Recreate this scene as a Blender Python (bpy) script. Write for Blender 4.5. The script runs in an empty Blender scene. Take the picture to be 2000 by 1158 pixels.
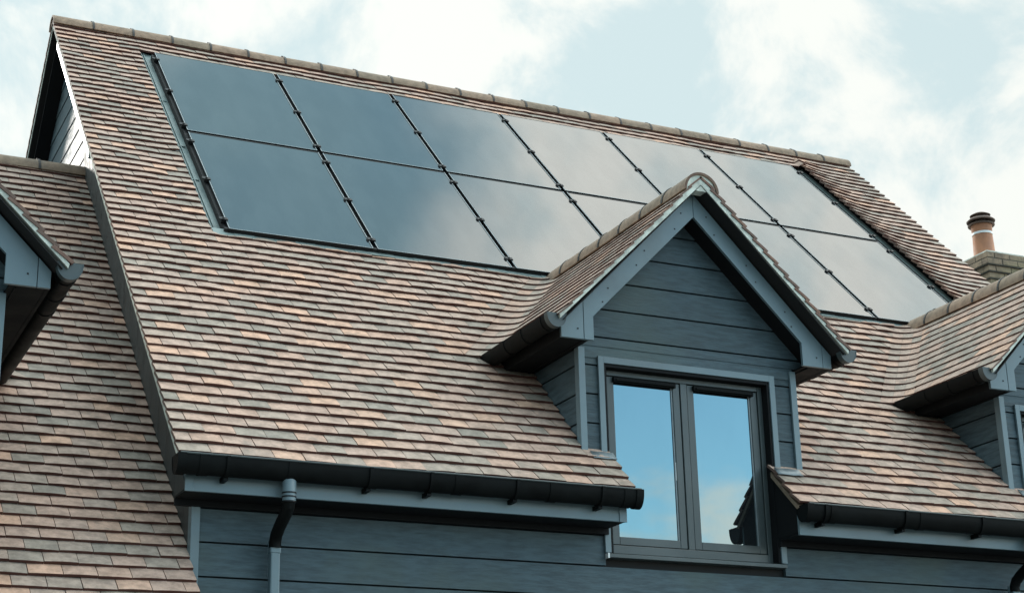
import bpy, math, random
from math import radians, sin, cos, pi, sqrt
from mathutils import Vector, Matrix
random.seed(7)
S = bpy.context.scene
# ------------------------------------------------------------------ camera
CAM = (-2.0857, -8.2165, -2.022); YAW, PITCH, ROLL = 0.4484, 0.3261, -0.0240; FPX = 3341.94
cy, sy, cp, sp = cos(YAW), sin(YAW), cos(PITCH), sin(PITCH)
fwd = Vector((sy*cp, cy*cp, sp)); rt0 = Vector((cy, -sy, 0)); up0 = rt0.cross(fwd)
rt = cos(ROLL)*rt0 + sin(ROLL)*up0; up = -sin(ROLL)*rt0 + cos(ROLL)*up0
cam = bpy.data.cameras.new('camera'); camo = bpy.data.objects.new('camera', cam); S.collection.objects.link(camo)
M = Matrix((rt, up, -fwd)).transposed().to_4x4(); M.translation = Vector(CAM); camo.matrix_world = M
cam.sensor_width = 36; cam.lens = FPX*36/2000; cam.clip_end = 3000; cam.clip_start = .05
S.camera = camo
S.render.resolution_x, S.render.resolution_y = 1024, 592
# ------------------------------------------------------------------ light
SUN = Vector((-.155, .885, .43)).normalized()
W = bpy.data.worlds.new('World'); S.world = W; W.use_nodes = True
nt = W.node_tree; nt.nodes.clear()
def N(t, **k):
    n = nt.nodes.new(t)
    for a, b in k.items():
        if a == 'i':
            for p, q in b.items(): n.inputs[p].default_value = q
        else: setattr(n, a, b)
    return n
def L(a, b): nt.links.new(a, b)
def math_(op, a, b=None, c=None, clamp=False):
    n = N('ShaderNodeMath', operation=op, use_clamp=clamp)
    for i, v in enumerate((a, b, c)):
        if v is None: continue
        if isinstance(v, (int, float)): n.inputs[i].default_value = v
        else: L(v, n.inputs[i])
    return n.outputs[0]
def smooth(v, a, b, lo=0., hi=1.):
    n = N('ShaderNodeMapRange', interpolation_type='SMOOTHSTEP'); L(v, n.inputs[0])
    for i, q in enumerate((a, b, lo, hi)): n.inputs[i+1].default_value = q
    return n.outputs[0]
sky = N('ShaderNodeTexSky', sky_type='NISHITA', sun_disc=False)
sky.sun_elevation = math.asin(SUN.z); sky.sun_rotation = math.atan2(SUN.x, SUN.y) % (2*pi)
sky.dust_density = 1.2; sky.ozone_density = 2.0
tc = N('ShaderNodeTexCoord')
sep = N('ShaderNodeSeparateXYZ'); L(tc.outputs['Generated'], sep.inputs[0])
X_, Y_, Z_ = sep.outputs
den = math_('ADD', math_('MAXIMUM', Z_, 0.0), .30)
cmb = N('ShaderNodeCombineXYZ'); L(math_('DIVIDE', X_, den), cmb.inputs[0]); L(math_('DIVIDE', Y_, den), cmb.inputs[1])
n1 = N('ShaderNodeTexNoise', i={'Scale': 3.1, 'Detail': 10., 'Roughness': .55, 'Distortion': .1}); L(cmb.outputs[0], n1.inputs['Vector'])
n2 = N('ShaderNodeTexNoise', i={'Scale': 9.5, 'Detail': 10., 'Roughness': .6, 'Distortion': .35}); L(tc.outputs['Generated'], n2.inputs['Vector'])
# broken bright cloud in front, a clear teal gap high up, mostly blue behind the camera
gap = N('ShaderNodeVectorMath', operation='DISTANCE'); L(tc.outputs['Generated'], gap.inputs[0]); gap.inputs[1].default_value = (.275, .385, .88)
dgap = math_('ADD', gap.outputs['Value'], math_('MULTIPLY', math_('SUBTRACT', n2.outputs['Fac'], .5), .11))
patch = smooth(dgap, .070, .165)
front = smooth(Y_, -.45, .25)
highz = smooth(Z_, .30, .62)
base = math_('ADD', math_('ADD', n1.outputs['Fac'], math_('MULTIPLY', front, .29)), math_('ADD', math_('MULTIPLY', highz, .08), math_('MULTIPLY', smooth(Y_, -.5, 0, 1, 0), smooth(Z_, .14, .25, .16, 0))))
mask = smooth(base, .50, .66)
fine = smooth(math_('ADD', math_('ADD', math_('MULTIPLY', n2.outputs['Fac'], .72), math_('MULTIPLY', n1.outputs['Fac'], .28)), math_('MULTIPLY', math_('SUBTRACT', X_, .36), .22)), .43, .56)
ccol = N('ShaderNodeMix', data_type='RGBA'); L(fine, ccol.inputs[0])
ccol.inputs[6].default_value = (7.3, 8.9, 9.2, 1); ccol.inputs[7].default_value = (10.7, 11.0, 10.5, 1)
lowf = math_('MULTIPLY', smooth(Z_, .50, .68, 1, 0), smooth(Y_, .1, .5))      # low front cloud dimmed; unseen sky kept brighter to light the scene
rear = math_('MULTIPLY', smooth(Y_, -.1, .3, 1, 0), smooth(Z_, .30, .62, 1, 0))   # low rear sky is dimmer than overhead
side = math_('ADD', 1.0, math_('MULTIPLY', X_, smooth(Y_, -.1, .35, .78, -.10)))   # the open blue side lies right and behind the camera
lev = math_('MULTIPLY', math_('SUBTRACT', math_('SUBTRACT', 1.35, math_('MULTIPLY', lowf, .87)), math_('MULTIPLY', rear, .58)), side)
dim = N('ShaderNodeVectorMath', operation='SCALE'); L(ccol.outputs[2], dim.inputs[0]); L(lev, dim.inputs['Scale'])
skyb = N('ShaderNodeVectorMath', operation='SCALE'); tn = N('ShaderNodeVectorMath', operation='MULTIPLY'); L(sky.outputs[0], tn.inputs[0]); tn.inputs[1].default_value = (.92, 1.1, .98); L(tn.outputs[0], skyb.inputs[0])
L(math_('MULTIPLY', math_('ADD', math_('MULTIPLY', rear, .45), 1.1), side), skyb.inputs['Scale'])
mx = N('ShaderNodeMix', data_type='RGBA'); L(mask, mx.inputs[0]); L(skyb.outputs[0], mx.inputs[6]); L(dim.outputs[0], mx.inputs[7])
pm = N('ShaderNodeMix', data_type='RGBA'); L(patch, pm.inputs[0]); L(mx.outputs[2], pm.inputs[7])
pc_ = N('ShaderNodeMix', data_type='RGBA'); L(smooth(n1.outputs['Fac'], .3, .7), pc_.inputs[0]); pc_.inputs[6].default_value = (2.7, 5.0, 6.5, 1); pc_.inputs[7].default_value = (4.1, 6.4, 7.2, 1)
L(pc_.outputs[2], pm.inputs[6])
bg = N('ShaderNodeBackground'); bg.inputs['Strength'].default_value = .10
L(pm.outputs[2], bg.inputs[0])
wo = N('ShaderNodeOutputWorld'); L(bg.outputs[0], wo.inputs[0])
sl = bpy.data.lights.new('sun', 'SUN'); sl.energy = 1.1; sl.angle = radians(6); sl.color = (1, .95, .88)
so = bpy.data.objects.new('sun', sl); S.collection.objects.link(so)
so.rotation_euler = SUN.to_track_quat('Z', 'Y').to_euler(); so.location = (-5, 20, 25)
S.view_settings.view_transform = 'Standard'; S.view_settings.look = 'None'
S.view_settings.exposure = 1.0; S.view_settings.gamma = 1
# ------------------------------------------------------------------ materials
def mat(name, col, rough=.6, metal=0., spec=.5, nscale=0, namt=0., bump=0., bscale=60, stretch=(1, 1, 1), coat=0., dirt=None, vary=False):
    global nt
    m = bpy.data.materials.new(name); m.use_nodes = True; nt = m.node_tree
    b = nt.nodes['Principled BSDF']
    b.inputs['Base Color'].default_value = (*col, 1); b.inputs['Roughness'].default_value = rough
    b.inputs['Metallic'].default_value = metal; b.inputs['Specular IOR Level'].default_value = spec
    b.inputs['Coat Weight'].default_value = coat
    t = N('ShaderNodeTexCoord'); mp = N('ShaderNodeMapping'); mp.inputs['Scale'].default_value = stretch; L(t.outputs['Object'], mp.inputs[0])
    if nscale:
        no = N('ShaderNodeTexNoise', i={'Scale': nscale, 'Detail': 6., 'Roughness': .6}); L(mp.outputs[0], no.inputs['Vector'])
        f = smooth(no.outputs['Fac'], .3, .7, 1-namt, 1+namt)
        vm = N('ShaderNodeVectorMath', operation='SCALE'); vm.inputs[0].default_value = col; L(f, vm.inputs['Scale'])
        out = vm.outputs[0]
        if dirt:
            n3 = N('ShaderNodeTexNoise', i={'Scale': 1.7, 'Detail': 5.}); L(t.outputs['Object'], n3.inputs['Vector'])
            mm = N('ShaderNodeMix', data_type='RGBA'); L(smooth(n3.outputs['Fac'], .5, .72, 0, .5), mm.inputs[0]); L(out, mm.inputs[6]); mm.inputs[7].default_value = (*dirt, 1); out = mm.outputs[2]
        if vary:
            at = N('ShaderNodeAttribute', attribute_name='tone'); v2 = N('ShaderNodeVectorMath', operation='SCALE'); L(out, v2.inputs[0]); L(at.outputs['Fac'], v2.inputs['Scale']); out = v2.outputs[0]
        L(out, b.inputs['Base Color'])
        L(smooth(no.outputs['Fac'], .3, .7, max(rough-.08, 0), min(rough+.1, 1)), b.inputs['Roughness'])
    if bump:
        nb = N('ShaderNodeTexNoise', i={'Scale': bscale, 'Detail': 4.}); L(mp.outputs[0], nb.inputs['Vector'])
        bu = N('ShaderNodeBump', i={'Strength': bump, 'Distance': .003}); L(nb.outputs['Fac'], bu.inputs['Height']); L(bu.outputs[0], b.inputs['Normal'])
    return m
def tile_mat(name, ridge=False):
    global nt
    m = bpy.data.materials.new(name); m.use_nodes = True; nt = m.node_tree
    b = nt.nodes['Principled BSDF']; b.inputs['Roughness'].default_value = .78; b.inputs['Specular IOR Level'].default_value = .35
    at = N('ShaderNodeAttribute', attribute_name='tone'); t = N('ShaderNodeTexCoord')
    r = N('ShaderNodeValToRGB'); L(at.outputs['Fac'], r.inputs[0])
    e = r.color_ramp.elements
    cols = [(0, (.285, .242, .198)), (.2, (.338, .278, .226)), (.42, (.410, .312, .250)), (.64, (.455, .315, .248)), (.84, (.50, .328, .246)), (1, (.59, .37, .26))]
    if ridge: cols = [(0, (.25, .19, .135)), (1, (.32, .22, .155))]
    e[0].position = 0; e[0].color = (*cols[0][1], 1); e[1].position = 1; e[1].color = (*cols[-1][1], 1)
    for p, c in cols[1:-1]:
        q = e.new(p); q.color = (*c, 1)
    no = N('ShaderNodeTexNoise', i={'Scale': 16., 'Detail': 8., 'Roughness': .7}); L(t.outputs['Object'], no.inputs['Vector'])
    f = smooth(no.outputs['Fac'], .30, .70, .70, 1.22)
    vm = N('ShaderNodeVectorMath', operation='SCALE'); L(r.outputs[0], vm.inputs[0]); L(f, vm.inputs['Scale'])
    # soot blotches on some tiles
    n3 = N('ShaderNodeTexNoise', i={'Scale': 4.5, 'Detail': 8., 'Roughness': .7}); L(t.outputs['Object'], n3.inputs['Vector'])
    mm = N('ShaderNodeMix', data_type='RGBA'); L(smooth(n3.outputs['Fac'], .55, .74, 0, .55), mm.inputs[0]); L(vm.outputs[0], mm.inputs[6]); mm.inputs[7].default_value = (.15, .145, .125, 1)
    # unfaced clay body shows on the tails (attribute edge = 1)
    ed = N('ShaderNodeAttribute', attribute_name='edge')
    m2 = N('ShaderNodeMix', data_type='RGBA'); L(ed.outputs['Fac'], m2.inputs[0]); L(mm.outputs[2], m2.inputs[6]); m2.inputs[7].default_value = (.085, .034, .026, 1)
    L(m2.outputs[2], b.inputs['Base Color'])
    nb = N('ShaderNodeTexNoise', i={'Scale': 160., 'Detail': 3.}); L(t.outputs['Object'], nb.inputs['Vector'])
    bu = N('ShaderNodeBump', i={'Strength': .5, 'Distance': .002}); L(nb.outputs['Fac'], bu.inputs['Height']); L(bu.outputs[0], b.inputs['Normal'])
    return m
def glass_mat(name, tint, refl_lo, refl_hi, rough=.01, body=(.01, .012, .014), wav=0., grime=.02):
    """coated glass over a dark body: reflection grows towards grazing angles"""
    global nt
    m = bpy.data.materials.new(name); m.use_nodes = True; nt = m.node_tree; nt.nodes.clear()
    o = N('ShaderNodeOutputMaterial'); g = N('ShaderNodeBsdfGlossy', i={'Color': (*tint, 1), 'Roughness': rough})
    lw = N('ShaderNodeLayerWeight', i={'Blend': .5}); fac = smooth(lw.outputs['Facing'], 0, 1, refl_lo, refl_hi)
    d = N('ShaderNodeBsdfDiffuse', i={'Color': (*body, 1)})
    tt = N('ShaderNodeTexCoord'); gm = N('ShaderNodeMapping'); gm.inputs['Scale'].default_value = (3., 1., 1.); L(tt.outputs['Object'], gm.inputs[0])
    gn = N('ShaderNodeTexNoise', i={'Scale': 2.2, 'Detail': 6., 'Roughness': .6}); L(gm.outputs[0], gn.inputs['Vector'])
    fac = math_('MULTIPLY', fac, smooth(gn.outputs['Fac'], .3, .7, 1-grime, 1+grime*.4))
    dm = N('ShaderNodeMix', data_type='RGBA'); L(smooth(gn.outputs['Fac'], .35, .75, 0, grime), dm.inputs[0]); dm.inputs[6].default_value = (*body, 1); dm.inputs[7].default_value = (.25, .25, .23, 1); L(dm.outputs[2], d.inputs[0])
    x = N('ShaderNodeMixShader'); L(fac, x.inputs[0]); L(d.outputs[0], x.inputs[1]); L(g.outputs[0], x.inputs[2]); L(x.outputs[0], o.inputs[0])
    if wav:
        t = N('ShaderNodeTexCoord'); nb = N('ShaderNodeTexNoise', i={'Scale': 1.6, 'Detail': 1.}); L(t.outputs['Object'], nb.inputs['Vector'])
        bu = N('ShaderNodeBump', i={'Strength': wav, 'Distance': .01}); L(nb.outputs['Fac'], bu.inputs['Height']); L(bu.outputs[0], g.inputs['Normal'])
    return m
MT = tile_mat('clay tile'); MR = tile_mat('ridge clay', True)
MP = mat('anthracite trim paint', (.138, .198, .222), .38, nscale=3, namt=.08, dirt=(.09, .11, .115))
MC = mat('anthracite cladding board', (.068, .100, .115), .55, spec=.2, nscale=14, namt=.26, bump=.8, bscale=30, stretch=(.5, .5, 3), dirt=(.085, .115, .105), vary=True)
MB = mat('black plastic gutter', (.006, .007, .007), .5, spec=.08, nscale=6, namt=.3)
MBW = mat('soffit board with painted shade', (.010, .011, .012), .7, spec=.15, nscale=5, namt=.2)  # near-black base colour carries the shade under eaves and inside reveals
MCE = mat('pale verge mortar', (.60, .63, .56), .85, nscale=14, namt=.3, bump=.8, bscale=45)
ML = mat('weathered lead', (.17, .20, .21), .45, metal=.3, nscale=8, namt=.25)
MLD = mat('dark lead flashing', (.035, .038, .036), .6, nscale=14, namt=.35, bump=.6, bscale=30)
MFR = mat('grey green window frame', (.056, .072, .073), .38, nscale=4, namt=.06)
MDK = mat('dark timber and void', (.01, .01, .01), .8)
MPF = mat('black anodised frame', (.008, .009, .010), .5, spec=.25)
MFE = mat('painted edge highlight', (.30, .36, .38), .4, metal=.3)  # pale colour that paints the highlight on the black panel frames
MTR = mat('grey plastic tray', (.19, .245, .235), .5, nscale=7, namt=.12)
MBR = mat('weathered yellow brick', (.25, .185, .125), .85, nscale=8, namt=.4, bump=.8, bscale=50, dirt=(.27, .25, .13))
MMO = mat('brick mortar', (.10, .095, .08), .9)
MPO = mat('terracotta pot', (.38, .17, .09), .7, nscale=10, namt=.15)
MMD = mat('dull grey cowl', (.045, .04, .036), .6, metal=.1, nscale=12, namt=.3)
MWH = mat('white plastic', (.75, .78, .78), .35)
MGR = mat('tarmac', (.12, .118, .11), .9, nscale=2, namt=.3, bump=.5)
MGL = glass_mat('window glass', (.76, .96, 1.0), .21, .58, wav=.12)
MSG = glass_mat('solar glass', (1.0, .99, .97), .04, .252, rough=.05, body=(.006, .009, .013), wav=.08, grime=.03)
# ------------------------------------------------------------------ mesh helper
class B:
    def __init__(s): s.v = []; s.f = []; s.t = []; s.e = []; s.g = []
    def face(s, pts, tone=0., edge=0.):
        n = len(s.v); s.v += [tuple(p) for p in pts]; s.g.append((n, len(s.v), len(s.f), len(s.f)+1)); s.f.append(tuple(range(n, n+len(pts)))); s.t.append(tone); s.e.append(edge)
    def idx(s, vs, fs, tone=0., edge=None):
        n = len(s.v); s.v += [tuple(p) for p in vs]; s.g.append((n, len(s.v), len(s.f), len(s.f)+len(fs)))
        for i, f in enumerate(fs): s.f.append(tuple(n+k for k in f)); s.t.append(tone); s.e.append(edge[i] if edge else 0.)
    def prism(s, poly, vec, tone=0.):
        n = len(poly); a = [Vector(p) for p in poly]; vec = Vector(vec); b = [p+vec for p in a]
        s.idx(a+b, [tuple(range(n))[::-1], tuple(range(n, 2*n))]+[(i, (i+1) % n, n+(i+1) % n, n+i) for i in range(n)], tone)
    def box(s, x0, x1, y0, y1, z0, z1, tone=0.):
        s.prism([(x0, y0, z0), (x1, y0, z0), (x1, y0, z1), (x0, y0, z1)], (0, y1-y0, 0), tone)
    def obox(s, o, a, b, c, tone=0.):
        o, a, b, c = map(Vector, (o, a, b, c)); s.prism([o, o+a, o+a+b, o+b], c, tone)
    def sweep(s, rings, closed=True, caps=True, tone=0.):
        n = len(rings[0]); vs = [p for r in rings for p in r]; fs = []
        for i in range(len(rings)-1):
            for j in range(n if closed else n-1):
                k = (j+1) % n; fs.append((i*n+j, i*n+k, (i+1)*n+k, (i+1)*n+j))
        if caps: fs += [tuple(range(n))[::-1], tuple(range(len(vs)-n, len(vs)))]
        s.idx(vs, fs, tone)
    def tube(s, pts, r, seg=14, tone=0.):
        pts = [Vector(p) for p in pts]; rs = r if isinstance(r, (list, tuple)) else [r]*len(pts); rings = []
        ref = None
        for i, p in enumerate(pts):
            d = (pts[min(i+1, len(pts)-1)]-pts[max(i-1, 0)]).normalized()
            if ref is None: ref = d.orthogonal().normalized()
            a = (ref-d*ref.dot(d)).normalized(); ref = a; b = d.cross(a)
            rings.append([p+rs[i]*(cos(2*pi*k/seg)*a+sin(2*pi*k/seg)*b) for k in range(seg)])
        s.sweep(rings, tone=tone)
    def lathe(s, c, prof, seg=28):
        c = Vector(c); s.sweep([[c+Vector((r*cos(2*pi*k/seg), r*sin(2*pi*k/seg), z)) for k in range(seg)] for r, z in prof])
def smoothmesh(me, ang=35):
    me.polygons.foreach_set('use_smooth', [True]*len(me.polygons)); me.update()
    try: me.set_sharp_from_angle(angle=radians(ang))
    except Exception: pass
def pieces(b):
    """far-apart pieces of b as meshes of their own, so that each becomes an object"""
    k = len(b.g)
    if k < 2 or k > 300: return [b]
    bx = []
    for v0, v1, _, _ in b.g:
        p = b.v[v0:v1]; lo = [min(q[i] for q in p) for i in range(3)]; hi = [max(q[i] for q in p) for i in range(3)]
        bx.append((lo, hi, max(hi[i]-lo[i] for i in range(3))))
    par = list(range(k))
    def find(i):
        while par[i] != i: i = par[i]
        return i
    for i in range(k):
        for j in range(i+1, k):
            g2 = sum(max(0, bx[i][0][a]-bx[j][1][a], bx[j][0][a]-bx[i][1][a])**2 for a in range(3))
            if sqrt(g2) <= max(.02, .5*max(bx[i][2], bx[j][2])): par[find(j)] = find(i)
    roots = sorted({find(i) for i in range(k)})
    if len(roots) == 1: return [b]
    out = []
    for r in roots:
        c = B()
        for i in range(k):
            if find(i) != r: continue
            v0, v1, f0, f1 = b.g[i]
            c.idx(b.v[v0:v1], [tuple(x-v0 for x in f) for f in b.f[f0:f1]], 0., b.e[f0:f1]); c.t[-(f1-f0):] = b.t[f0:f1]
        out.append(c)
    return out
def obj(name, b, m, parent=None, bevel=0., sm=False, label=None, off=Vector((0, 0, 0))):
    os_ = [obj1(name, c, m, parent, bevel, sm, label, off) for c in pieces(b)]
    return os_[0]
def obj1(name, b, m, parent=None, bevel=0., sm=False, label=None, off=Vector((0, 0, 0))):
    me = bpy.data.meshes.new(name); me.from_pydata([tuple(Vector(v)-off) for v in b.v], [], b.f)
    me.attributes.new('tone', 'FLOAT', 'FACE').data.foreach_set('value', b.t)
    me.attributes.new('edge', 'FLOAT', 'FACE').data.foreach_set('value', b.e)
    me.materials.append(m); me.update()
    if sm: smoothmesh(me)
    o = bpy.data.objects.new(name, me); S.collection.objects.link(o)
    if parent: o.parent = parent
    if label: o['label'] = label
    if bevel:
        q = o.modifiers.new('bevel', 'BEVEL'); q.width = bevel; q.segments = 2; q.limit_method = 'ANGLE'
    return o
def thing(name, label, cat, loc=(0, 0, 0), group=None):
    o = bpy.data.objects.new(name, None); S.collection.objects.link(o); o['label'] = label; o['category'] = cat
    o.empty_display_size = .2
    if group: o['group'] = group
    return o
def wavy(x, s):
    return .004*sin(2.3*x+1.1*s)*sin(1.7*s-.8*x)+.0025*sin(5.1*x+.4*s+2*sin(s*3.3))
# ------------------------------------------------------------------ plain tiles
Q = sqrt(.5)
TW, TG = .1665, .1
def tile_field(b, O, A, U, Nn, k0, k1, bounds, k0s=0., raise_=None, var=1., hs=1., seed=1):
    """bounds(sc) -> list of (fa, fb, kind) ; fa/fb are functions of s giving the a-range"""
    O, A, U, Nn = map(Vector, (O, A, U, Nn)); R = random.Random(seed)
    M = 4
    for k in range(k0, k1):
        s0 = k*TG
        for fa, fb in bounds(s0+.05):
            a_lo = min(fa(s0), fa(s0+.1)); a_hi = max(fb(s0), fb(s0+.1))
            j0 = int(math.floor(a_lo/TW))-1; j1 = int(math.ceil(a_hi/TW))+1
            for j in range(j0, j1):
                ta = (j+(.5 if k % 2 else 0.))*TW; tb = ta+TW-.0034
                if tb <= a_lo+.012 or ta >= a_hi-.012: continue
                # drop slivers: widen the neighbour instead
                if ta < a_lo < tb and a_lo-ta > 0 and tb-a_lo < .05: continue
                if ta-a_lo > 0 and ta-a_lo < .056: ta = a_lo
                if tb < a_hi and a_hi-tb < .056: tb = a_hi
                if ta < a_hi < tb and a_hi-ta < .05: continue
                tone = min(1, max(0, R.gauss(.53, .23)));
                if R.random() < .09: tone = R.random()*.18
                if R.random() < .06: tone = .9+R.random()*.1
                lift = R.uniform(-.0015, .0035)*var; tilt = R.uniform(-.0016, .0016)*var; cam_ = R.uniform(.0008, .0032)*var; sl = R.uniform(-.002, .002)*var; wv = var
                rows = [(s0+sl, .0285*hs+lift), (s0+.03+sl, .0252*hs+lift*.8), (s0+.07, .0185*hs+lift*.4), (s0+.122, .0088*hs)]
                vs = []
                for (s, h) in rows:
                    lo, hi = fa(s), fb(s)
                    for i in range(M+1):
                        u = i/M; a = min(max(ta+(tb-ta)*u, lo), hi)
                        hh = h+cam_*(1-(2*u-1)**2)+tilt*(2*u-1)+wavy(a, s0)*wv
                        if raise_: hh += raise_(a, s)
                        vs.append(O+A*a+U*s+Nn*hh)
                n = len(vs)
                # underside rows
                for (s, h) in (rows[0], rows[3]):
                    lo, hi = fa(s), fb(s)
                    for i in range(M+1):
                        u = i/M; a = min(max(ta+(tb-ta)*u, lo), hi)
                        hh = h-.0155*hs+cam_*(1-(2*u-1)**2)+tilt*(2*u-1)+wavy(a, s0)*wv
                        if raise_: hh += raise_(a, s)
                        vs.append(O+A*a+U*s+Nn*hh)
                fs = []; ed = []
                for r in range(3):
                    for i in range(M):
                        p = r*(M+1)+i; fs.append((p, p+1, p+M+2, p+M+1)); ed.append(0.)
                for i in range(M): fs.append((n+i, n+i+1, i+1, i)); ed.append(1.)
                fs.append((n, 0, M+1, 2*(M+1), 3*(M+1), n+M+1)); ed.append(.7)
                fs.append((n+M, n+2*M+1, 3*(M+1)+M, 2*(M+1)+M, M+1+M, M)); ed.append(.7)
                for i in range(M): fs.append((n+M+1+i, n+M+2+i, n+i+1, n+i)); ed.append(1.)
                b.idx(vs, fs, tone, ed)
def valley(b, xc, apex, k_off, z0, kmin, kmax, side, r=.17, seed=3):
    """curved valley tiles between roof plane z = y - k_off and a dormer slope; side -1 left, +1 right"""
    R = random.Random(seed)
    n1 = Vector((0, -Q, Q)); n2 = Vector((side*Q, 0, Q))
    for k in range(kmin, kmax):
        z = z0+k*TG*Q
        def P(zz, t, h):
            xv = xc+side*(apex-zz); yv = zz+k_off
            p0 = Vector((xv+side*r, yv, zz)); p1 = Vector((xv, yv, zz)); p2 = Vector((xv, yv-r, zz))
            p = (1-t)**2*p0+2*t*(1-t)*p1+t*t*p2; n = (n1*(1-t)+n2*t).normalized(); h *= 1-(.42*t if side < 0 else 0); h += .002*(1-t)+.3*t*wavy(p2.y, (z-apex)/Q)+(1-t)*wavy(p0.x, (z+k_off*0)/Q)
            return p+n*h
        if apex-z < .02: continue
        zh = z+.122*Q
        segs = 9; tones = [min(1, max(0, R.gauss(.5, .22))) for _ in range(3)]
        for i in range(segs):
            t0, t1 = i/segs, (i+1)/segs; tn = tones[min(i//3, 2)]
            g = .004 if i % 3 == 0 and i else 0
            v = [P(z, t0+g, .026), P(z, t1, .026), P(zh, t1, .009), P(zh, t0+g, .009), P(z, t0+g, .0125), P(z, t1, .0125)]
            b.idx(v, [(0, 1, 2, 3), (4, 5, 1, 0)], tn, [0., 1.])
def ridge(b, p0, p1, r, seglen, side, upv, flat=1., seed=5):
    """half round ridge tiles from p0 to p1; side = horizontal unit vector across"""
    R = random.Random(seed)
    p0, p1, side, upv = map(Vector, (p0, p1, side, upv)); d = p1-p0; Ln = d.length; d.normalize(); n = max(1, round(Ln/seglen)); sl = Ln/n
    for i in range(n):
        a = p0+d*(i*sl+.003); e = p0+d*((i+1)*sl-.003); tone = R.random(); dz = R.uniform(-.003, .003)
        rings = []
        for c, q in ((a, 1.0), (e, 1.0)):
            out = [c+side*(r*q*cos(pi*k/14))+upv*(r*flat*q*sin(pi*k/14)+dz) for k in range(15)]
            inn = [c+side*((r-.016)*cos(pi*k/14))+upv*((r-.016)*flat*sin(pi*k/14)+dz) for k in range(14, -1, -1)]
            rings.append(out+inn)
        m = len(rings[0]); vs = rings[0]+rings[1]
        fs = [(j, (j+1) % m, m+(j+1) % m, m+j) for j in range(m)]; fs += [tuple(range(m))[::-1], tuple(range(m, 2*m))]
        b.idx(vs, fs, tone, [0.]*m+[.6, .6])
def ridge_clips(b, p0, p1, r, seglen, side, upv, flat=1.):
    p0, p1, side, upv = map(Vector, (p0, p1, side, upv)); d = p1-p0; Ln = d.length; d.normalize(); n = max(1, round(Ln/seglen)); sl = Ln/n
    for i in range(1, n):
        c = p0+d*(i*sl)
        rr = [[c+d*w+side*((r+q)*cos(pi*k/14))+upv*((r*flat+q)*sin(pi*k/14)) for k in range(15)] for w, q in ((-.009, .0), (-.009, .005), (.009, .005), (.009, .0))]
        b.sweep(rr, closed=False, caps=False)
        b.obox(c-d*.014-side*.014+upv*(r*flat), d*.028, side*.028, upv*.014)
# ------------------------------------------------------------------ cladding
def clad(b, to3, thick, z0, z1, spans, zref, pitch=.176, gap=.009):
    """to3(u, z, depth) -> point; spans(zz) -> list of (ua, ub)"""
    k0 = int(math.floor((z0-zref)/pitch)); k1 = int(math.ceil((z1-zref)/pitch))
    for k in range(k0, k1):
        a = max(z0, zref+k*pitch+gap*.5); e = min(z1, zref+(k+1)*pitch-gap*.5)
        if e-a < .004: continue
        sa = spans(a+.0005); se = spans(e-.0005)
        if len(sa) != len(se): sm = spans((a+e)/2); sa = se = sm
        for (a0, a1), (e0, e1) in zip(sa, se):
            if a1-a0 < .002 and e1-e0 < .002: continue
            e1_ = max(e1, e0+.0005); a1_ = max(a1, a0+.0005)
            # board leans out slightly at its foot
            f = [to3(a0, a, 0), to3(a1_, a, 0), to3(e1_, e, .005), to3(e0, e, .005)]
            bk = [to3(a0, a, thick), to3(a1_, a, thick), to3(e1_, e, thick), to3(e0, e, thick)]
            tn = random.uniform(.86, 1.14)
            b.idx([*f, *bk], [(0, 1, 2, 3), (7, 6, 5, 4), (0, 4, 5, 1), (3, 2, 6, 7), (0, 3, 7, 4), (1, 5, 6, 2)], tn)
def gutter_mesh(b, p0, p1, out, r=.056, depth=.096):
    """deep half round channel from p0 to p1, 'out' is the outward unit vector; p = centre of the rim"""
    p0, p1, out = map(Vector, (p0, p1, out)); zz = Vector((0, 0, 1)); rings = []
    for c in (p0, p1):
        o_ = [c+out*(r*cos(pi*k/16))-zz*(depth*sin(pi*k/16)**.85) for k in range(17)]
        i_ = [c+out*((r-.004)*cos(pi*k/16))-zz*((depth-.004)*max(sin(pi*k/16), 0)**.85-.0) for k in range(16, -1, -1)]
        rings.append(o_+i_)
    b.sweep(rings)
    d = (p1-p0); Ln = d.length; d.normalize()
def gutter_collar(b, c, d, out, w=.05, r=.056, depth=.096, g=.004):
    c, d, out = map(Vector, (c, d, out)); zz = Vector((0, 0, 1)); rings = []
    for q in (-w/2, w/2):
        cc = c+d*q
        rings.append([cc+out*((r+g)*cos(pi*k/16))-zz*((depth+g)*sin(pi*k/16)**.85) for k in range(17)]+[cc+out*((r-.002)*cos(pi*k/16))-zz*((depth-.002)*sin(pi*k/16)**.85) for k in range(16, -1, -1)])
    b.sweep(rings)
def gutter_cap(b, c, d, out, r=.056, depth=.096):
    c, d, out = map(Vector, (c, d, out)); zz = Vector((0, 0, 1))
    pol = [c+out*((r+.003)*cos(pi*k/20))-zz*((depth+.003)*sin(pi*k/20)**.85) for k in range(21)]
    b.prism(pol, d*.012)
    b.sweep([[c+d*w+out*((r+q)*cos(pi*k/20))-zz*((depth+q)*sin(pi*k/20)**.85) for k in range(21)] for w, q in ((-.03, .002), (-.03, .006), (.014, .006), (.014, .001))], closed=False, caps=False)
# ================================================================== SETTING
GZ = -3.62
g = B(); g.face([(-900, -900, GZ), (900, -900, GZ), (900, 900, GZ), (-900, 900, GZ)])
o = obj('ground', g, MGR); o['kind'] = 'structure'
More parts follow.
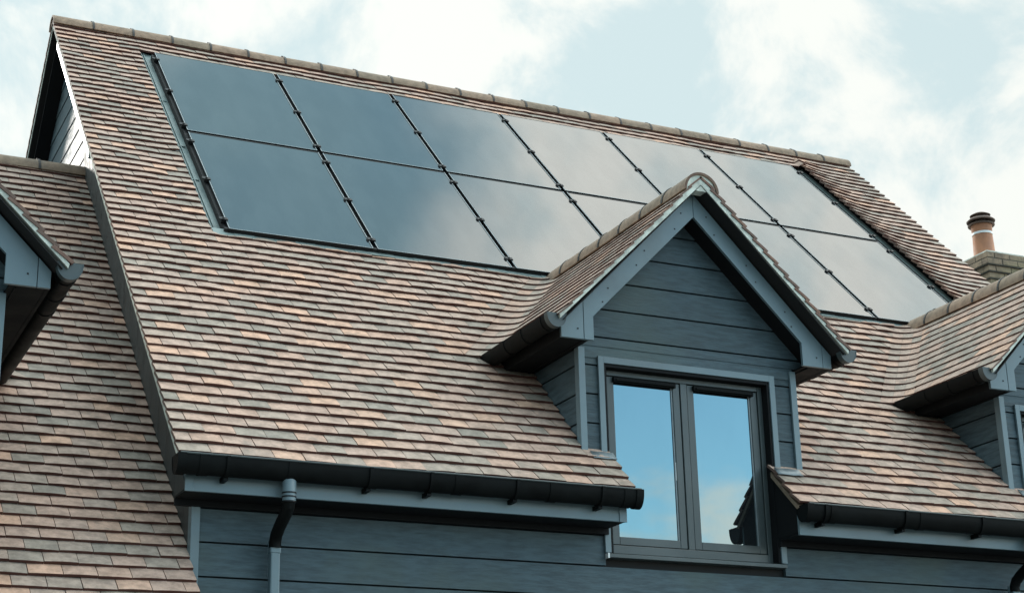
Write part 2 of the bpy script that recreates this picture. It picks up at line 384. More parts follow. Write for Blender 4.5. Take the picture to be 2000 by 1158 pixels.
# ================================================================== MAIN HOUSE
H = thing('house', 'dark clad house with solar panels across its tall clay tiled roof', 'house')
RW = 7.86; SL = 6.60; RY = SL*Q          # roof width, slope length, ridge y = z
DW = 3.127                               # dormer spacing
XC = 3.172; AP = 1.99; WY = .27; HW = .75
WC = 3.157                               # window centre
PX0, PX1, PS0, PS1 = .655, 7.10, 2.755, 6.24
dorm = [XC, XC+DW]
RV = .17
def main_bounds(sc):
    zc = sc*Q
    cuts = []
    for i, xc in enumerate(dorm):
        if sc < .38: c = (lambda s, v=xc-XC+2.596: v, lambda s, v=xc-XC+3.70: v)
        elif zc < .985: c = (lambda s, v=xc-HW: v, lambda s, v=xc+HW: v)
        elif zc < AP-.02: c = (lambda s, x=xc: x-max(AP-s*Q, 0)-RV, lambda s, x=xc: x+max(AP-s*Q, 0)+RV)
        else: continue
        cuts.append(c)
    if PS0 < sc < PS1: cuts = [(lambda s: PX0, lambda s: PX1)]
    out = []; cur = lambda s: 0.
    for a, b_ in cuts: out.append((cur, a)); cur = b_
    out.append((cur, lambda s: RW))
    return out
def kick(a, s):
    h = 0.
    if PS0-.1 < s < PS1+.1 and 7.08 < a < 7.6: h += .042*max(0, 1-(a-7.1)/.4)**2
    if PS0-.1 < s < PS1+.1 and .5 < a <= .70: h += .004*(a-.5)/.2
    if PS0-.16 < s < PS0: h += .0
    return h
rb = B()
tile_field(rb, (0, 0, 0), (1, 0, 0), (0, Q, Q), (0, -Q, Q), 0, 66, main_bounds, raise_=kick, seed=11)
for i, xc in enumerate(dorm):
    for sd in (-1, 1): valley(rb, xc, AP, 0., 0., 14, 28, sd, RV, seed=20+i*2+sd)
# rear slope verge strip
tile_field(rb, (0, 2*RY, 0), (1, 0, 0), (0, -Q, Q), (0, Q, Q), 0, 66, lambda s: [(lambda s: 0., lambda s: .84)], seed=12)
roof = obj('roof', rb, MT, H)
dk = B()
def deckpoly(b, pts, k=0., h=-.006, th=.02):
    p = [Vector((x, y+h*-Q, y-k+h*Q)) for x, y in pts]; b.prism(p, Vector((0, Q, -Q))*th)
# sarking deck, left open over the window heads
zt = RY
for x0, x1, y0, y1 in ((.012, 2.59, .005, .27), (3.71, 2.59+DW, .005, .27), (3.71+DW, RW-.012, .005, .27), (.012, XC-HW, .27, .62), (XC+HW, XC+DW-HW, .27, .62), (XC+DW+HW, RW-.012, .27, .62), (.012, RW-.012, .62, zt)):
    deckpoly(dk, [(x0, y0), (x1, y0), (x1, y1), (x0, y1)], h=-.014)
dk.prism([(.012, zt, zt-.02), (RW-.012, zt, zt-.02), (RW-.012, 2*zt, -.02), (.012, 2*zt, -.02)], (0, -.01, -.02))
obj('roof_deck', dk, MDK, roof)
rr = B(); ridge(rr, (-.01, RY, RY-.044), (RW+.012, RY, RY-.044), .100, .3275, (0, 1, 0), (0, 0, 1), 1.0)
rdg = obj('ridge', rr, MR, roof, sm=True)
rc = B(); ridge_clips(rc, (-.01, RY, RY-.044), (RW+.012, RY, RY-.044), .100, .3275, (0, 1, 0), (0, 0, 1)); obj('ridge_joint', rc, MMD, roof)
# verge mortar and undercloak, both gables
vm_ = B()
for x0, x1 in ((.008, .05), (RW-.05, RW-.008)):
    vm_.prism([(x0, .0, -.005), (x0, RY, RY-.005), (x0, RY, RY-.045), (x0, .02, -.025)], (x1-x0, 0, 0))
    vm_.prism([(x0, 2*RY, -.005), (x0, RY, RY-.005), (x0, RY, RY-.045), (x0, 2*RY-.02, -.025)], (x1-x0, 0, 0))
obj('verge_mortar', vm_, MCE, roof)
bb = B()
bb.prism([(.030, 2.95, 2.95-.06), (.030, RY-.12, RY-.12-.06), (.030, RY-.12, RY-.12-.17), (.030, 2.95, 2.95-.17)], (.022, 0, 0))
obj('bargeboard', bb, MP, H, bevel=.002)
bb = B(); bb.prism([(RW-.05, .05, -.01), (RW-.05, RY, RY-.05), (RW-.05, RY, RY-.25), (RW-.05, .17, -.12)], (.022, 0, 0)); obj('bargeboard', bb, MP, H)
sf = B()
for x0, x1, d0 in ((.051, .16, .052), (RW-.16, RW-.051, .052)):
    sf.prism([(x0, .03, -.03), (x0, RY, RY-d0), (x0, RY, RY-d0-.016), (x0, .045, -.03)], (x1-x0, 0, 0))
    sf.prism([(x0+.002, 2*RY-.06, -.06), (x0+.002, RY, RY-.13), (x0+.002, RY, RY-.15), (x0+.002, 2*RY-.08, -.08)], (x1-x0-.002, 0, 0))
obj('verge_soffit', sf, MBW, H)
# gable wall cladding (left), plain core behind
gx = .16
gb = B()
def gspan(z):
    y0 = max(WY+.0, z+.07); y1 = 2*RY-max(WY, z+.17)
    return [(y0, y1)]
clad(gb, lambda u, z, d: (gx+d, u, z), .03, GZ, RY-.2, gspan, -.375)
clad(gb, lambda u, z, d: (RW-gx-d, u, z), .03, GZ, RY-.2, gspan, -.375)
obj('gable_cladding', gb, MC, H)
core = B()
core.prism([(gx+.02, WY+.3, GZ), (gx+.02, WY+.3, .35), (gx+.02, RY, RY-.12), (gx+.02, 2*RY-.27, .15), (gx+.02, 2*RY-.27, GZ)], (RW-2*gx-.04, 0, 0))
obj('wall', core, MDK, H)
# front wall cladding with two window openings
WX0, WX1, WZ0, WZ1 = WC-.578, WC+.578, -.30, .82
def fspan(z):
    if z < WZ0: return [(gx+.004, RW-gx-.004)]
    return [(gx+.004, WX0-.03), (WX1+.03, WX0+DW-.03), (WX1+DW+.03, RW-gx-.004)]
fb = B(); clad(fb, lambda u, z, d: (u, WY+.005+d, z), .03, GZ, -.16, fspan, -.375)
obj('front_cladding', fb, MC, H)
bk = B()
for x0, x1, z0, z1 in ((gx+.02, RW-gx-.02, GZ, WZ0-.01), (gx+.02, WX0-.01, WZ0-.01, .3), (WX1+.01, WX0+DW-.01, WZ0-.01, .3), (WX1+DW+.01, RW-gx-.02, WZ0-.01, .3)):
    bk.box(x0, x1, WY+.036, WY+.2, z0, z1)
obj('front_wall_core', bk, MDK, H)
ct = B(); ct.box(gx-.012, gx+.034, WY-.014, WY+.004, GZ, -.172); ct.box(gx-.012, gx-.001, WY+.004, WY+.045, GZ, -.172)
obj('corner_trim', ct, MP, H, bevel=.0015)
# fascia, soffit, end boxes
def eave(x0, x1, lclose, rclose, first=False):
    fa = B(); fa.box(x0, x1, .040, .058, -.168, -.012)
    if first: fa.box(x0-.004, x0+.04, .034, .0395, -.170, -.09)
    if rclose: fa.box(x1-.045, x1+.002, .034, .0395, -.170, -.05)
    obj('fascia', fa, MP, H, bevel=.0015)
    so_ = B(); so_.box(x0+.002, x1-.002, .059, WY-.001 if not first else WY-.001, -.166, -.154)
    so_.box(x0+.002, x1-.002, WY-.026, WY-.002, -.20, -.1665)
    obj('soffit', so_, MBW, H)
    en = B()
    for c, xx in ((lclose, x0), (rclose, x1-.014)):
        if c: en.prism([(xx, .0585, -.153), (xx, WY-.001, -.153), (xx, WY+.03, .24), (xx, .2, .17), (xx, .0585, .035)], (.014, 0, 0))
    if en.v: obj('eave_end_board', en, MBW, H, bevel=.001)
    vc = B()
    for c, xx, w in ((lclose, x0-.017, .05), (rclose, x1-.02, .05)):
        if c: vc.prism([(xx, .004, -.012), (xx, .27, .254), (xx, .275, .222), (xx, .028, -.02)], (w, 0, 0))
    if vc.v: obj('undercloak', vc, MR, roof)
eave(.055, 2.562, False, True, True); eave(3.722, 2.562+DW, True, True); eave(3.722+DW, RW-.05, True, False)
def gut(x0, x1, joints, brackets, capl, capr):
    b = B(); gutter_mesh(b, (x0, -.022, -.004), (x1, -.022, -.004), (0, -1, 0)); go = obj('gutter', b, MB, H, sm=True)
    c = B(); c.tube([(x0, -.0785, -.003), (x1, -.0785, -.003)], .0055, 8); obj('gutter_lip', c, MFR, go, sm=True)  # paler colour on the lip paints the highlight along the black gutter rim
    c = B()
    for j in joints: gutter_collar(c, (j, -.022, -.004), (1, 0, 0), (0, -1, 0))
    obj('gutter_joint', c, MB, go, sm=True)
    for q in brackets:
        c = B(); gutter_collar(c, (q, -.022, -.004), (1, 0, 0), (0, -1, 0), w=.018, g=.010)
        c.box(q-.012, q+.012, -.035, .039, -.120, -.098)
        obj('bracket', c, MB, go)
    c = B()
    if capl: gutter_cap(c, (x0, -.022, -.004), (-1, 0, 0), (0, -1, 0))
    if capr: gutter_cap(c, (x1, -.022, -.004), (1, 0, 0), (0, -1, 0))
    if c.v: obj('gutter_end_cap', c, MB, go, sm=True)
gut(-.005, 2.60, [.12, .58, 1.02, 1.50, 2.06, 2.52], [.24, 1.0, 1.34, 1.84, 2.36], True, True)
gut(3.72, 2.60+DW, [3.90, 4.55, 5.43], [3.84, 4.42, 5.0, 5.6], True, True)
gut(3.72+DW, RW-.02, [7.2], [7.1, 7.6], True, True)
def downpipe(x):
    b = B()
    b.tube([(x, -.022, -.185), (x, -.015, -.225), (x, .02, -.252), (x, .12, -.30), (x, .175, -.335), (x, .195, -.37), (x, .195, -.40)], .032, 16)
    p = obj('downpipe', b, MB, H, sm=True)
    c = B()
    for z in (-.155, -.175, -.20): c.tube([(x, -.022, z), (x, -.022, z-.007)], .0375, 16)
    obj('outlet_collar', c, MPF, p, sm=True)
    c = B(); c.tube([(x, -.022, -.085), (x, -.022, -.095), (x, -.022, -.205)], [.030, .036, .0345], 18); obj('outlet_pipe', c, MP, p, sm=True)  # paler than the bend: the reflection on the outlet is put into its colour
    d = B()
    def rrect(z, w): return [(x+sx*(w-.008)+.008*cos(a+q), .205+syy*(w-.008)+.008*sin(a+q), z) for sx, syy, a in ((1, 1, 0), (-1, 1, pi/2), (-1, -1, pi), (1, -1, 3*pi/2)) for q in (0, pi/4, pi/2)]
    d.sweep([rrect(-.362, .029), rrect(-.425, .029), rrect(-.428, .0255), rrect(GZ, .0255)])
    obj('straight_pipe', d, MP, p, sm=False)
    return p
downpipe(.575); downpipe(5.43)
# lead saddles at the feet of the dormer corner boards
for i in range(2):
    for xa, xb in ((2.45, 2.60), (3.70, 3.88)):
        b = B()
        vs = []; 
        for s in (.285, .32, .355):
            for t in range(6):
                a = xa+(xb-xa)*t/5+DW*i; h = .0315+.002*sin(t*2.1+s*40)
                vs.append((a, s*Q-h*Q, s*Q+h*Q))
        b.idx(vs, [(r*6+t, r*6+t+1, r*6+t+7, r*6+t+6) for r in range(2) for t in range(5)])
        fo = obj('lead_flashing', b, ML, roof, sm=True); q = fo.modifiers.new('s', 'SOLIDIFY'); q.thickness = .003
# ------------------------------------------------------------------ windows
def window(par, cx, y=.335, full=True):
    f = B()
    x0, x1, z0, z1 = cx-.56, cx+.56, WZ0+.01, .80
    F = .032
    f.box(x0, x0+F, y-.01, y+.06, z0, z1); f.box(x1-F, x1, y-.01, y+.06, z0, z1)
    f.box(x0+F, x1-F, y-.01, y+.06, z1-F, z1); f.box(x0+F, x1-F, y-.01, y+.06, z0, z0+.05)
    f.box(cx-.022, cx+.022, y-.008, y+.06, z0+.05, z1-F)
    win = obj('window', f, MFR, par, bevel=.003)
    for xa, xb in ((x0+F+.004, cx-.026), (cx+.026, x1-F-.004)):
        sB = B(); w = .047; za, zb = z0+.054, z1-F-.004
        sB.box(xa, xa+w, y-.002, y+.05, za, zb); sB.box(xb-w, xb, y-.002, y+.05, za, zb)
        sB.box(xa+w, xb-w, y-.002, y+.05, za, za+w); sB.box(xa+w, xb-w, y-.002, y+.05, zb-w*.4, zb)
        obj('sash', sB, MFR, win, bevel=.003)
        pB = B(); pB.box(xa+w-.004, xb-w+.004, y+.010, y+.016, za+w-.004, zb-w*.4); obj('pane', pB, MGL, win)
        tB = B(); tB.box(xb-w-.010, xb-w-.0005, y+.004, y+.0095, za+w, zb-.03); obj('spacer_bar', tB, ML, win)
        vB = B(); vB.box(xa+w-.01, xb-w+.012, y-.026, y-.003, zb-.034, zb-.004); vB.box(xa+w+.004, xb-w-.0, y-.034, y-.0265, zb-.030, zb-.016)
        obj('trickle_vent', vB, MB, win, bevel=.004)
    hB = B(); hB.box(cx-.078, cx-.070, y+.0035, y+.0095, .17, .28); obj('handle', hB, MWH, win, bevel=.002)
    sB = B(); sB.prism([(cx-.60, WY-.03, WZ0-.03), (cx-.60, WY-.03, WZ0-.008), (cx-.60, y-.012, WZ0+.008), (cx-.60, y-.012, WZ0-.03)], (1.20, 0, 0))
    obj('sill', sB, MFR, win, bevel=.002)
    cB = B(); cB.box(cx-.612, cx-.6015, WY-.034, WY+.0, WZ0-.034, WZ0-.006); obj('sill_end_cap', cB, MWH, win)
    rB = B()   # reveals, their shade put into a near-black colour
    rB.box(cx-.578, cx-.561, WY-.002, y+.05, WZ0, WZ1); rB.box(cx+.561, cx+.578, WY-.002, y+.05, WZ0, WZ1); rB.box(cx-.561, cx+.561, WY-.002, y+.05, .801, WZ1)
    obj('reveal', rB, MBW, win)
    rm = B(); rm.box(cx-.56, cx+.56, y+.062, y+.07, z0, z1); obj('blackout_backing', rm, MDK, win)
    return win
# ------------------------------------------------------------------ dormers
def dormer(par, rpar, xc, dy, apex, koff, z0, kE, seed, wc=None, upper=None, ctrim=.045):
    """par house, rpar roof part; dy shifts the front; apex of deck; z0/kE course levels; eave level = z0+kE*g"""
    Y = lambda y: y+dy
    D = apex-AP                                   # vertical shift
    zE = z0+kE*TG*Q; ho = apex-zE                 # eave half-width
    t = B()
    tail = .008
    for sd in (-1, 1):
        U = Vector((-sd*Q, 0, Q)); Nn = Vector((sd*Q, 0, Q)); O = Vector((xc+sd*ho, 0, zE))
        def bd(sc, sd=sd):
            zz = zE+sc*Q
            return [(lambda s: Y(tail), lambda s: max(zE+s*Q+koff-RV, Y(tail)+.01))]
        tile_field(t, O, (0, 1, 0), U, Nn, 0, 14, bd, var=.3, hs=.58 if sd < 0 else 1., seed=seed+sd)
    rf = obj('dormer_roof', t, MT, par)
    # deck slabs
    d = B()
    yb = lambda x: apex-abs(x-xc)+koff
    for sd in (-1, 1):
        h = -.012; e = ho-.01
        d.prism([(xc, Y(.06), apex+h), (xc+sd*e, Y(.06), apex-e+h), (xc+sd*e, apex-e+koff-.02, apex-e+h), (xc, apex+koff-.02, apex+h)], (-sd*.012, 0, -.02))
    obj('deck', d, MDK, rf)
    r_ = B(); zr = apex-.085; ridge(r_, (xc, Y(.002), zr), (xc, apex+koff-.02, zr), .122, .30, (1, 0, 0), (0, 0, 1), seed=seed); obj('ridge', r_, MR, rf, sm=True)
    c = B(); ridge_clips(c, (xc, Y(.002), zr), (xc, apex+koff-.02, zr), .122, .30, (1, 0, 0), (0, 0, 1)); obj('ridge_joint', c, MMD, rf)
    # mortar bedding + undercloak at front
    m = B()
    m.prism([(xc+.104*cos(pi*k/14), Y(.016), zr+.104*sin(pi*k/14)) for k in range(15)], (0, .07, 0))
    for sd in (-1, 1):
        m.prism([(xc, Y(.014), apex+.01), (xc+sd*ho, Y(.014), zE+.01), (xc+sd*(ho-.005), Y(.014), zE-.012), (xc+sd*.0, Y(.014), apex-.042)][::sd], (0, .08, 0))
    obj('verge_mortar', m, MCE, rf)
    uc = B()
    for sd in (-1, 1):
        uc.prism([(xc, Y(.016), apex-.0425), (xc+sd*(ho-.03), Y(.016), zE-.0125), (xc+sd*(ho-.03), Y(.016), zE-.0185), (xc, Y(.016), apex-.0485)], (0, .122, 0))
    obj('undercloak', uc, MDK, rf)
    # bargeboards
    At, Ab = apex-.064, apex-.215
    zb = .904+D; xo, xi = .938, .726
    if True:
        for sd, spl in ((-1, .79), (1, .875)):
            b = B(); e = .0015
            X = lambda v: xc+sd*v
            b.prism([(X(e), Y(.12), At), (X(e), Y(.12), Ab-e), (X(xi), Y(.12), Ab-xi), (X(xi), Y(.12), zb), (X(spl-.0015), Y(.12), zb), (X(spl-.0015), Y(.12), min(At-spl, zb+.26))], (0, .02, 0))
            b.prism([(X(spl+.0015), Y(.121), zb), (X(xo), Y(.121), zb), (X(xo), Y(.121), At-xo-.0), (X(spl+.0015), Y(.121), At-spl)], (0, .019, 0))
            bo = obj('bargeboard', b, MP, par, bevel=.0015)
            sB = B()
            for v, dz in ((.09, .05), (.14, .11), (.36, .06), (.42, .10), (.62, .07), (.66, .12), (.83, .04)):
                zz = (At-v-dz) if v < .8 else zb+.06
                sB.obox((X(v)-.004, Y(.1175), zz-.004), (.008, 0, 0), (0, 0, .008), (0, .003, 0))
            obj('screw', sB, MDK, bo)
    # verge soffit, side fascia, side soffit
    s = B(); f = B()
    for sd in (-1, 1):
        X = lambda v: xc+sd*v
        s.prism([(X(0), Y(.141), apex-.185), (X(.86), Y(.141), apex-.185-.86), (X(.86), Y(.141), apex-.20-.86), (X(0), Y(.141), apex-.20)], (0, WY-.141+.03, 0))
        yb_ = zb+koff
        lo, hi = sorted((X(HW+.002), X(.936)))
        s.box(lo, hi, Y(.1405), yb_+.02, zb+.001, zb+.012)
        lo, hi = sorted((X(.92), X(.938)))
        f.box(lo, hi, Y(.1405), zb+koff+.1, zb-.001, zE-.02)
        lo, hi = sorted((X(HW+.03), X(HW+.038)))
        s.box(lo, hi, Y(.16), yb_, zb-.006, zb+.0005)
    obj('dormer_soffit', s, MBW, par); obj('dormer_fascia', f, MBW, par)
    # side gutters
    for sd in (-1, 1):
        X = xc+sd*(ho+.008); zg = zE+.022; ye = zE+koff-.01
        b = B(); gutter_mesh(b, (X, Y(.045), zg), (X, ye, zg), (sd, 0, 0), r=.056, depth=.078); go = obj('dormer_gutter', b, MB, par, sm=True)
        c = B(); gutter_cap(c, (X, Y(.045), zg), (0, -1, 0), (sd, 0, 0), depth=.078); obj('end_cap', c, MFR, go, sm=True)
        c = B()
        for q in (.16, .42, .66): 
            if Y(q) < ye: gutter_collar(c, (X, Y(q), zg), (0, 1, 0), (sd, 0, 0), depth=.078)
        obj('gutter_joint', c, MB, go, sm=True)
        if sd < 0:
            c = B(); c.obox((X-.03, ye-.03, zg-.085), (.03, 0, 0), (0, .02, .01), (0, 0, .014)); obj('pipe_stub', c, MWH, go, bevel=.003)
    # cheeks
    ck = B()
    for sd in (-1, 1):
        sp_ = lambda z: [(Y(WY)+.02, max(min(z+koff+.0, 9), Y(WY)+.021))]
        clad(ck, lambda u, z, dd, sd=sd: (xc+sd*(HW-dd), u, z), .03, max(WY+dy-koff+.01, -9), zb, sp_, .454+D)
    obj('cheek_cladding', ck, MC, par)
    # face
    fc = B()
    w0, w1, wz0, wz1 = wc-.60, wc+.60, WZ0, WZ1+.03
    def span(z):
        hw = min(HW-.001, apex-.19-z)
        if z < wz1+D: return [(xc-hw, w0), (w1, xc+hw)]
        return [(xc-hw, xc+hw)]
    zfoot = WY+dy-koff+.015
    clad(fc, lambda u, z, dd: (u, Y(WY)+.005+dd, z), .03, zfoot, wz1+D, span, .454+D)
    clad(fc, lambda u, z, dd: (u, Y(WY)+.005+dd, z), .03, wz1+D, zb+.02, lambda z: [(xc-HW+.001, xc+HW-.001)], .454+D)
    clad(fc, lambda u, z, dd: (u, Y(WY)+.005+dd, z), .03, zb+.02, apex-.20, lambda z: [(xc-(apex-.19-z), xc+(apex-.19-z))], .454+D)
    obj('dormer_cladding', fc, MC, par)
    cr = B()
    cr.prism([(xc-.72, Y(WY)+.036, wz1+D), (xc+.72, Y(WY)+.036, wz1+D), (xc+.72, Y(WY)+.036, zb+.2), (xc, Y(WY)+.036, apex-.17), (xc-.72, Y(WY)+.036, zb+.2)], (0, .03, 0))
    for a, b_ in ((xc-.72, w0+.02), (w1-.02, xc+.72)): cr.box(a, b_, Y(WY)+.036, Y(WY)+.066, zfoot, wz1+D)
    for sd in (-1, 1):
        a, b_ = sorted((xc+sd*.715, xc+sd*.725)); cr.prism([(a, Y(WY)+.07, zfoot), (a, Y(WY)+.07, zb+.15), (a, zb+.15+koff, zb+.15)], (b_-a, 0, 0))
    obj('dormer_core', cr, MDK, par)
    # corner trims and window architrave
    tr = B()
    for sd in (-1, 1):
        a, b_ = sorted((xc+sd*(HW+.010), xc+sd*(HW-.032))); tr.box(a, b_, Y(WY)-.012, Y(WY)+.004, zfoot-.01, zb-.001)
        a, b_ = sorted((xc+sd*(HW+.010), xc+sd*(HW+.0005))); tr.box(a, b_, Y(WY)+.0045, Y(WY)+.04, zfoot+.02, zb-.001)
    obj('corner_trim', tr, MP, par, bevel=.0015)
    ar = B(); T0, T1 = wc-.578-.036, wc-.578+.001; zl = WZ0 if upper is None else upper
    ar.box(T0, T1, Y(WY)-.012, Y(WY)+.004, zl, WZ1+D+.04); ar.box(wc+.577, wc+.577+.038, Y(WY)-.012, Y(WY)+.004, zl, WZ1+D+.04); ar.box(T1, wc+.577, Y(WY)-.012, Y(WY)+.004, WZ1+D, WZ1+D+.04)
    obj('window_trim', ar, MP, par, bevel=.0015)
    ft = B()
    for a, b_ in ((xc-HW+.035, T0-.003), (wc+.618, xc+HW-.035)): ft.box(a, b_, Y(WY)-.006, Y(WY)+.003, zfoot-.012, zfoot-.001)
    obj('foot_trim', ft, MBW, par)
dormer(H, roof, XC, 0, AP, 0., 0., 14, 41, wc=WC)
dormer(H, roof, XC+DW, 0, AP, 0., 0., 14, 51, wc=WC+DW)
window(H, WC); window(H, WC+DW)
# ================================================================== LOWER WING (left)
LK = .76; LR = 3.75; LX0, LX1 = -5.2, .150
V = thing('house_wing', 'lower clay tiled wing joined to the gable at left', 'house')
lE = -.57; lz0 = lE-LK
LXC = -1.689; kE = 29; lz_e = lz0+kE*TG*Q; LAP = lz_e+(AP-14*TG*Q)
lb = B()
SLL = (LR-lE)/Q
def low_bounds(sc):
    zc = lz0+sc*Q
    out_l = lambda s: LX0; out_r = lambda s: LX1
    if zc < -.30-LK-.02: return [(out_l, out_r)]
    if zc < lz_e-.005: return [(out_l, lambda s: LXC-HW), (lambda s: LXC+HW, out_r)]
    if zc < LAP-.02: return [(out_l, lambda s: LXC-max(LAP-(lz0+s*Q), 0)-RV), (lambda s: LXC+max(LAP-(lz0+s*Q), 0)+RV, out_r)]
    return [(out_l, out_r)]
tile_field(lb, (0, lE, lz0), (1, 0, 0), (0, Q, Q), (0, -Q, Q), 0, int(SLL/TG)+1, low_bounds, seed=91)
for sd in (-1, 1): valley(lb, LXC, LAP, LK, lz0, kE, kE+14, sd, RV, seed=70+sd)
lroof = obj('roof', lb, MT, V)
d = B(); p = [(LX0+.02, lE+.01), (LX1-.004, lE+.01), (LX1-.004, LR), (LX0+.02, LR)]; deckpoly(d, p, LK, h=-.014)
rz = LR-LK
d.prism([(LX0+.02, LR, rz-.02), (LX1, LR, rz-.02), (LX1, LR+3.6, rz-3.62), (LX0+.02, LR+3.6, rz-3.62)], (0, -.01, -.02))
obj('roof_deck', d, MDK, lroof)
r_ = B(); ridge(r_, (LX0, LR, rz-.044), (LX1+.004, LR, rz-.044), .100, .3275, (0, 1, 0), (0, 0, 1), seed=8); obj('ridge', r_, MR, lroof, sm=True)
r_ = B(); ridge_clips(r_, (LX0, LR, rz-.044), (LX1+.004, LR, rz-.044), .100, .3275, (0, 1, 0), (0, 0, 1)); obj('ridge_joint', r_, MMD, lroof)
w = B(); w.box(LX0+.15, gx-.01, -.30, -.10, GZ, lz0+.2); obj('front_wall', w, MC, V)
fa = B(); fa.box(LX0+.05, gx-.02, lE+.04, lE+.058, lz0-.17, lz0-.012); obj('fascia', fa, MP, V)
so_ = B(); so_.box(LX0+.05, gx-.02, lE+.06, -.30, lz0-.168, lz0-.155); obj('soffit', so_, MBW, V)
b = B(); gutter_mesh(b, (LX0, lE-.022, lz0-.004), (gx, lE-.022, lz0-.004), (0, -1, 0)); obj('gutter', b, MB, V, sm=True)
dormer(V, lroof, LXC, -.57, LAP, LK, lz0, kE, 61, wc=LXC-.01, upper=-.60)
w = B(); w.box(LXC-.575, LXC+.56, -.235, -.225, -.6, WZ1+LAP-AP-.001); pn = obj('window', w, MGL, V)
f = B()
for a, b_ in ((LXC-.575, LXC-.50), (LXC-.06, LXC+.04), (LXC+.49, LXC+.56)): f.box(a, b_, -.26, -.2355, -.6, WZ1+LAP-AP-.001)
obj('sash', f, MFR, pn, bevel=.003)
# stepped lead flashing up the abutment with the gable wall
fl = B(); n = int(SLL/.15)
for i in range(n+1):
    s = i*.15+.1; y = lE+s*Q; z = lz0+s*Q
    if y+.16 > LR+.05: break
    if y < .3:
        continue
    fl.prism([(gx-.008-.0006*(i%2), y-.02, z+.0), (gx-.008-.0006*(i%2), y+.115, z+.135), (gx-.008-.0006*(i%2), y+.115, z+.40), (gx-.008-.0006*(i%2), y-.02, z+.27)], (.0070, 0, 0))
obj('stepped_flashing', fl, MLD, V)
# ================================================================== SOLAR PANELS
Up = Vector((0, Q, Q)); Nr = Vector((0, -Q, Q)); Ax = Vector((1, 0, 0))
def RP(x, s, h): return Ax*x+Up*s+Nr*h
def rbox(b, x0, x1, s0, s1, h0, h1): b.obox(RP(x0, s0, h0), Ax*(x1-x0), Up*(s1-s0), Nr*(h1-h0))
TRY = thing('mounting_tray', 'grey plastic roof tray with black rails and clamps holding the solar panels', 'mounting frame')
b = B(); rbox(b, PX0-.06, PX1+.06, PS0+.04, PS1+.06, -.011, -.007)
for x in (.672, .690): rbox(b, x, x+.006, PS0+.05, PS1, -.007, .006)
for s in (PS0+.9, PS0+1.5, PS0+2.4): rbox(b, PX0-.01, .728, s, s+.010, -.0069, .004)
obj('tray', b, MTR, TRY, bevel=.001)
b = B()
for t in range(46):
    x = .66+.139*t; rbox(b, x, x+.1385, PS0-.038, PS0+.05, .027+.002*sin(t*1.9), .030+.002*sin(t*1.9))
obj('apron', b, MTR, TRY)
GX = [.745+1.032*i for i in range(7)]
rows = [2.756, 4.450]; PH = 1.662; HG = .060
b = B()
for i, x in enumerate(GX):
    rbox(b, x-(.004 if i == 0 else .020), x+(.004 if i == 6 else .020), rows[0]+.0, rows[1]+PH, -.006, .036)
rbox(b, GX[0]+.02, GX[-1]-.02, rows[0]+PH+.001, rows[0]+PH+.031, -.006, .030)
obj('rail', b, MDK, TRY)
b = B(); rbox(b, GX[0]-.01, GX[-1]+.02, rows[0]+.006, rows[0]+.03, -.0065, HG-.006); obj('lower_skirt', b, MDK, TRY)
b = B(); rbox(b, GX[-1]+.03, PX1-.02, rows[0]+.02, PS1-.02, -.0065, -.001); obj('side_channel', b, MDK, TRY)
for i, x in enumerate(GX):
    for s in (2.963, 3.62, 4.30, 4.61, 5.31, 6.01):
        s -= .066; b = B(); xa, xb = x-.030, x+.030
        rbox(b, xa, xb, s-.026, s+.010, HG+.0012, HG+.011); rbox(b, x-.014, x+.014, s-.024, s+.010, .036, HG+.0012); rbox(b, x-.008, x+.008, s-.016, s, HG+.011, HG+.017)
        rbox(b, x-.011, x+.011, s+.018, s+.05, .036, HG-.004)
        obj('clamp', b, MPF, TRY, bevel=.003)
ordn = ['leftmost', 'second', 'third', 'fourth', 'fifth', 'rightmost']
for j, rs in enumerate(rows):
    for i in range(6):
        x0, x1 = GX[i]+.016, GX[i+1]-.016
        nm = ('lower' if j == 0 else 'upper')
        if i in (0, 5): lb_ = f'{ordn[i]} black glass solar panel in the {nm} row'
        else: lb_ = f'{ordn[i]} black glass solar panel from the left in the {nm} row'
        base_ = RP(x0, rs, 0)
        P_ = bpy.data.objects.new('solar_panel', None); S.collection.objects.link(P_); P_.location = base_; P_.empty_display_size = .1
        P_['label'] = lb_; P_['category'] = 'solar panel'; P_['group'] = 'solar panels on the tiled roof'
        dt = random.uniform(-.0006, .0006); H0, H1 = .024, HG
        g_ = B(); rbox(g_, x0+.009, x1-.009, rs+.009, rs+PH-.009, H1-.005+dt, H1-.0015+dt); obj('glass', g_, MSG, P_, off=base_)
        f = B(); w_ = .0115
        rbox(f, x0, x0+w_, rs, rs+PH, H0, H1); rbox(f, x1-w_, x1, rs, rs+PH, H0, H1)
        rbox(f, x0+w_, x1-w_, rs, rs+w_, H0, H1); rbox(f, x0+w_, x1-w_, rs+PH-w_, rs+PH, H0, H1)
        obj('frame', f, MPF, P_, bevel=.0015, off=base_)
        e = B(); rbox(e, x0+.0015, x0+.0055, rs+.004, rs+PH-.004, H1+.0002, H1+.001); rbox(e, x1-.0055, x1-.0015, rs+.004, rs+PH-.004, H1+.0002, H1+.001)
        rbox(e, x0+.0058, x1-.0058, rs+.0015, rs+.0055, H1+.0002, H1+.001)
        obj1('edge_highlight', e, MFE, P_, off=base_)  # thin strips put in as the bright line along the frame edges
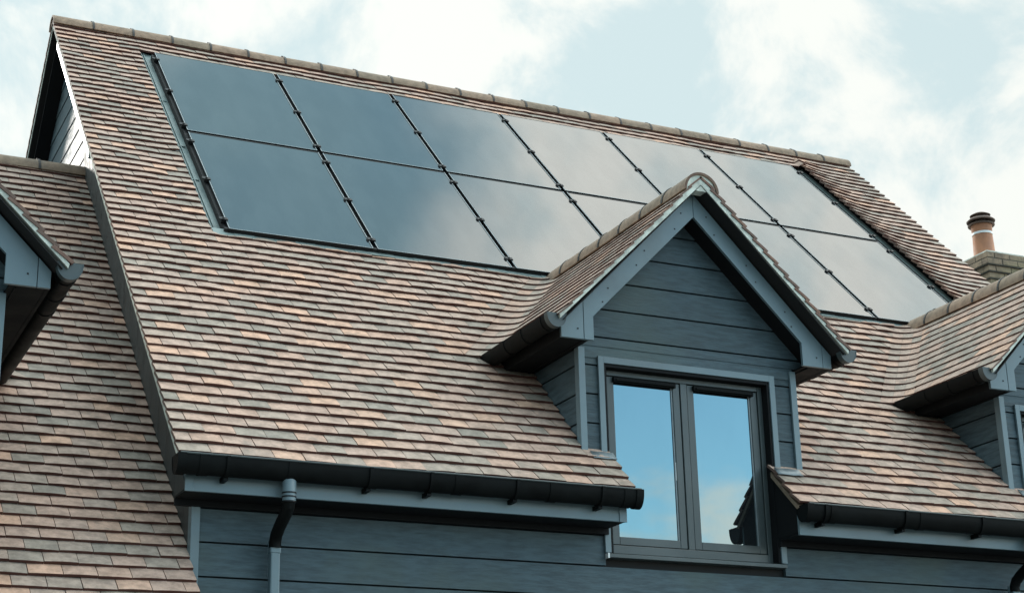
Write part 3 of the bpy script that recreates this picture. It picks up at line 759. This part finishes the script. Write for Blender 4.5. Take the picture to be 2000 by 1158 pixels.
# ================================================================== CHIMNEY
CX, CYf, CZ = 11.0, 6.24, 4.72
CH = thing('chimney', 'weathered brick chimney with a terracotta pot behind the right roof', 'chimney')
cb = B(); mo = B(); R = random.Random(4)
cw, cd = 1.35, 1.0
top = CZ
for k in range(26):
    z1 = top-k*.075; z0 = z1-.065
    ins = [0, 0, .03, .06, .085][min(k, 4)] if k < 5 else .085
    if k >= 2 and k < 5: ins = (.03, .06, .085)[k-2]
    x0, x1, y0, y1 = CX+ins, CX+cw-ins, CYf+ins, CYf+cd-ins
    mo.box(x0+.006, x1-.006, y0+.006, y1-.006, z0-.0101, z1-.0001 if k else z1-.004)
    off_ = 0 if k % 2 else .1125
    def run(a0, a1, mk):
        a = a0-off_
        while a < a1:
            s_, e_ = max(a, a0), min(a+.215, a1)
            if e_-s_ > .02: mk(s_, e_)
            a += .225
    j = lambda: R.uniform(-.002, .002)
    run(x0, x1, lambda s_, e_: cb.box(s_, e_, y0+j(), y0+.1, z0+j(), z1+j()*.5))
    run(y0+.102, y1, lambda s_, e_: cb.box(x0+j(), x0+.1, s_, e_, z0+j(), z1+j()*.5))
    run(x0+.102, x1, lambda s_, e_: cb.box(s_, e_, y1-.1, y1+j(), z0+j(), z1+j()*.5))
mo.box(CX+.1, CX+cw-.1, CYf+.1, CYf+cd-.1, GZ, top-1.95)
obj('brick_stack', cb, MBR, CH, bevel=.004); obj('mortar_core', mo, MMO, CH)
b = B(); b.prism([(CX+.01, CYf+.01, top+.0005), (CX+cw-.01, CYf+.01, top+.0005), (CX+cw-.01, CYf+cd-.01, top+.0005), (CX+.01, CYf+cd-.01, top+.0005)], (0, 0, .02)); obj('cement_cap', b, MCE, CH, bevel=.006)
pc = (CX+.26, CYf+.33, top+.015)
b = B(); b.lathe(pc, [(.0, 0), (.142, 0), (.138, .03), (.128, .05), (.118, .30), (.116, .33), (.118, .335), (.124, .44), (.128, .45), (.108, .452), (0, .452)]); pot = obj('chimney_pot', b, MPO, CH, sm=True)
b = B(); b.lathe(pc, [(.1175, .325), (.1235, .327), (.1235, .352), (.1175, .354)]); obj('pot_band', b, MWH, pot, sm=True)
b = B()
for z, r0, r1 in ((.455, .112, .155), (.505, .13, .165)): b.lathe(pc, [(.06, z), (r1, z-.012), (r1+.004, z), (r0, z+.034), (.06, z+.036)])
b.lathe(pc, [(.0, .575), (.115, .570), (.122, .578), (.07, .606), (0, .612)])
for a in range(4): b.tube([(pc[0]+.09*cos(a*pi/2+.4), pc[1]+.09*sin(a*pi/2+.4), pc[2]+.45), (pc[0]+.09*cos(a*pi/2+.4), pc[1]+.09*sin(a*pi/2+.4), pc[2]+.578)], .006, 8)
obj('cowl', b, mat('sooty clay cowl', (.10, .062, .045), .7, nscale=12, namt=.3), pot, sm=True)
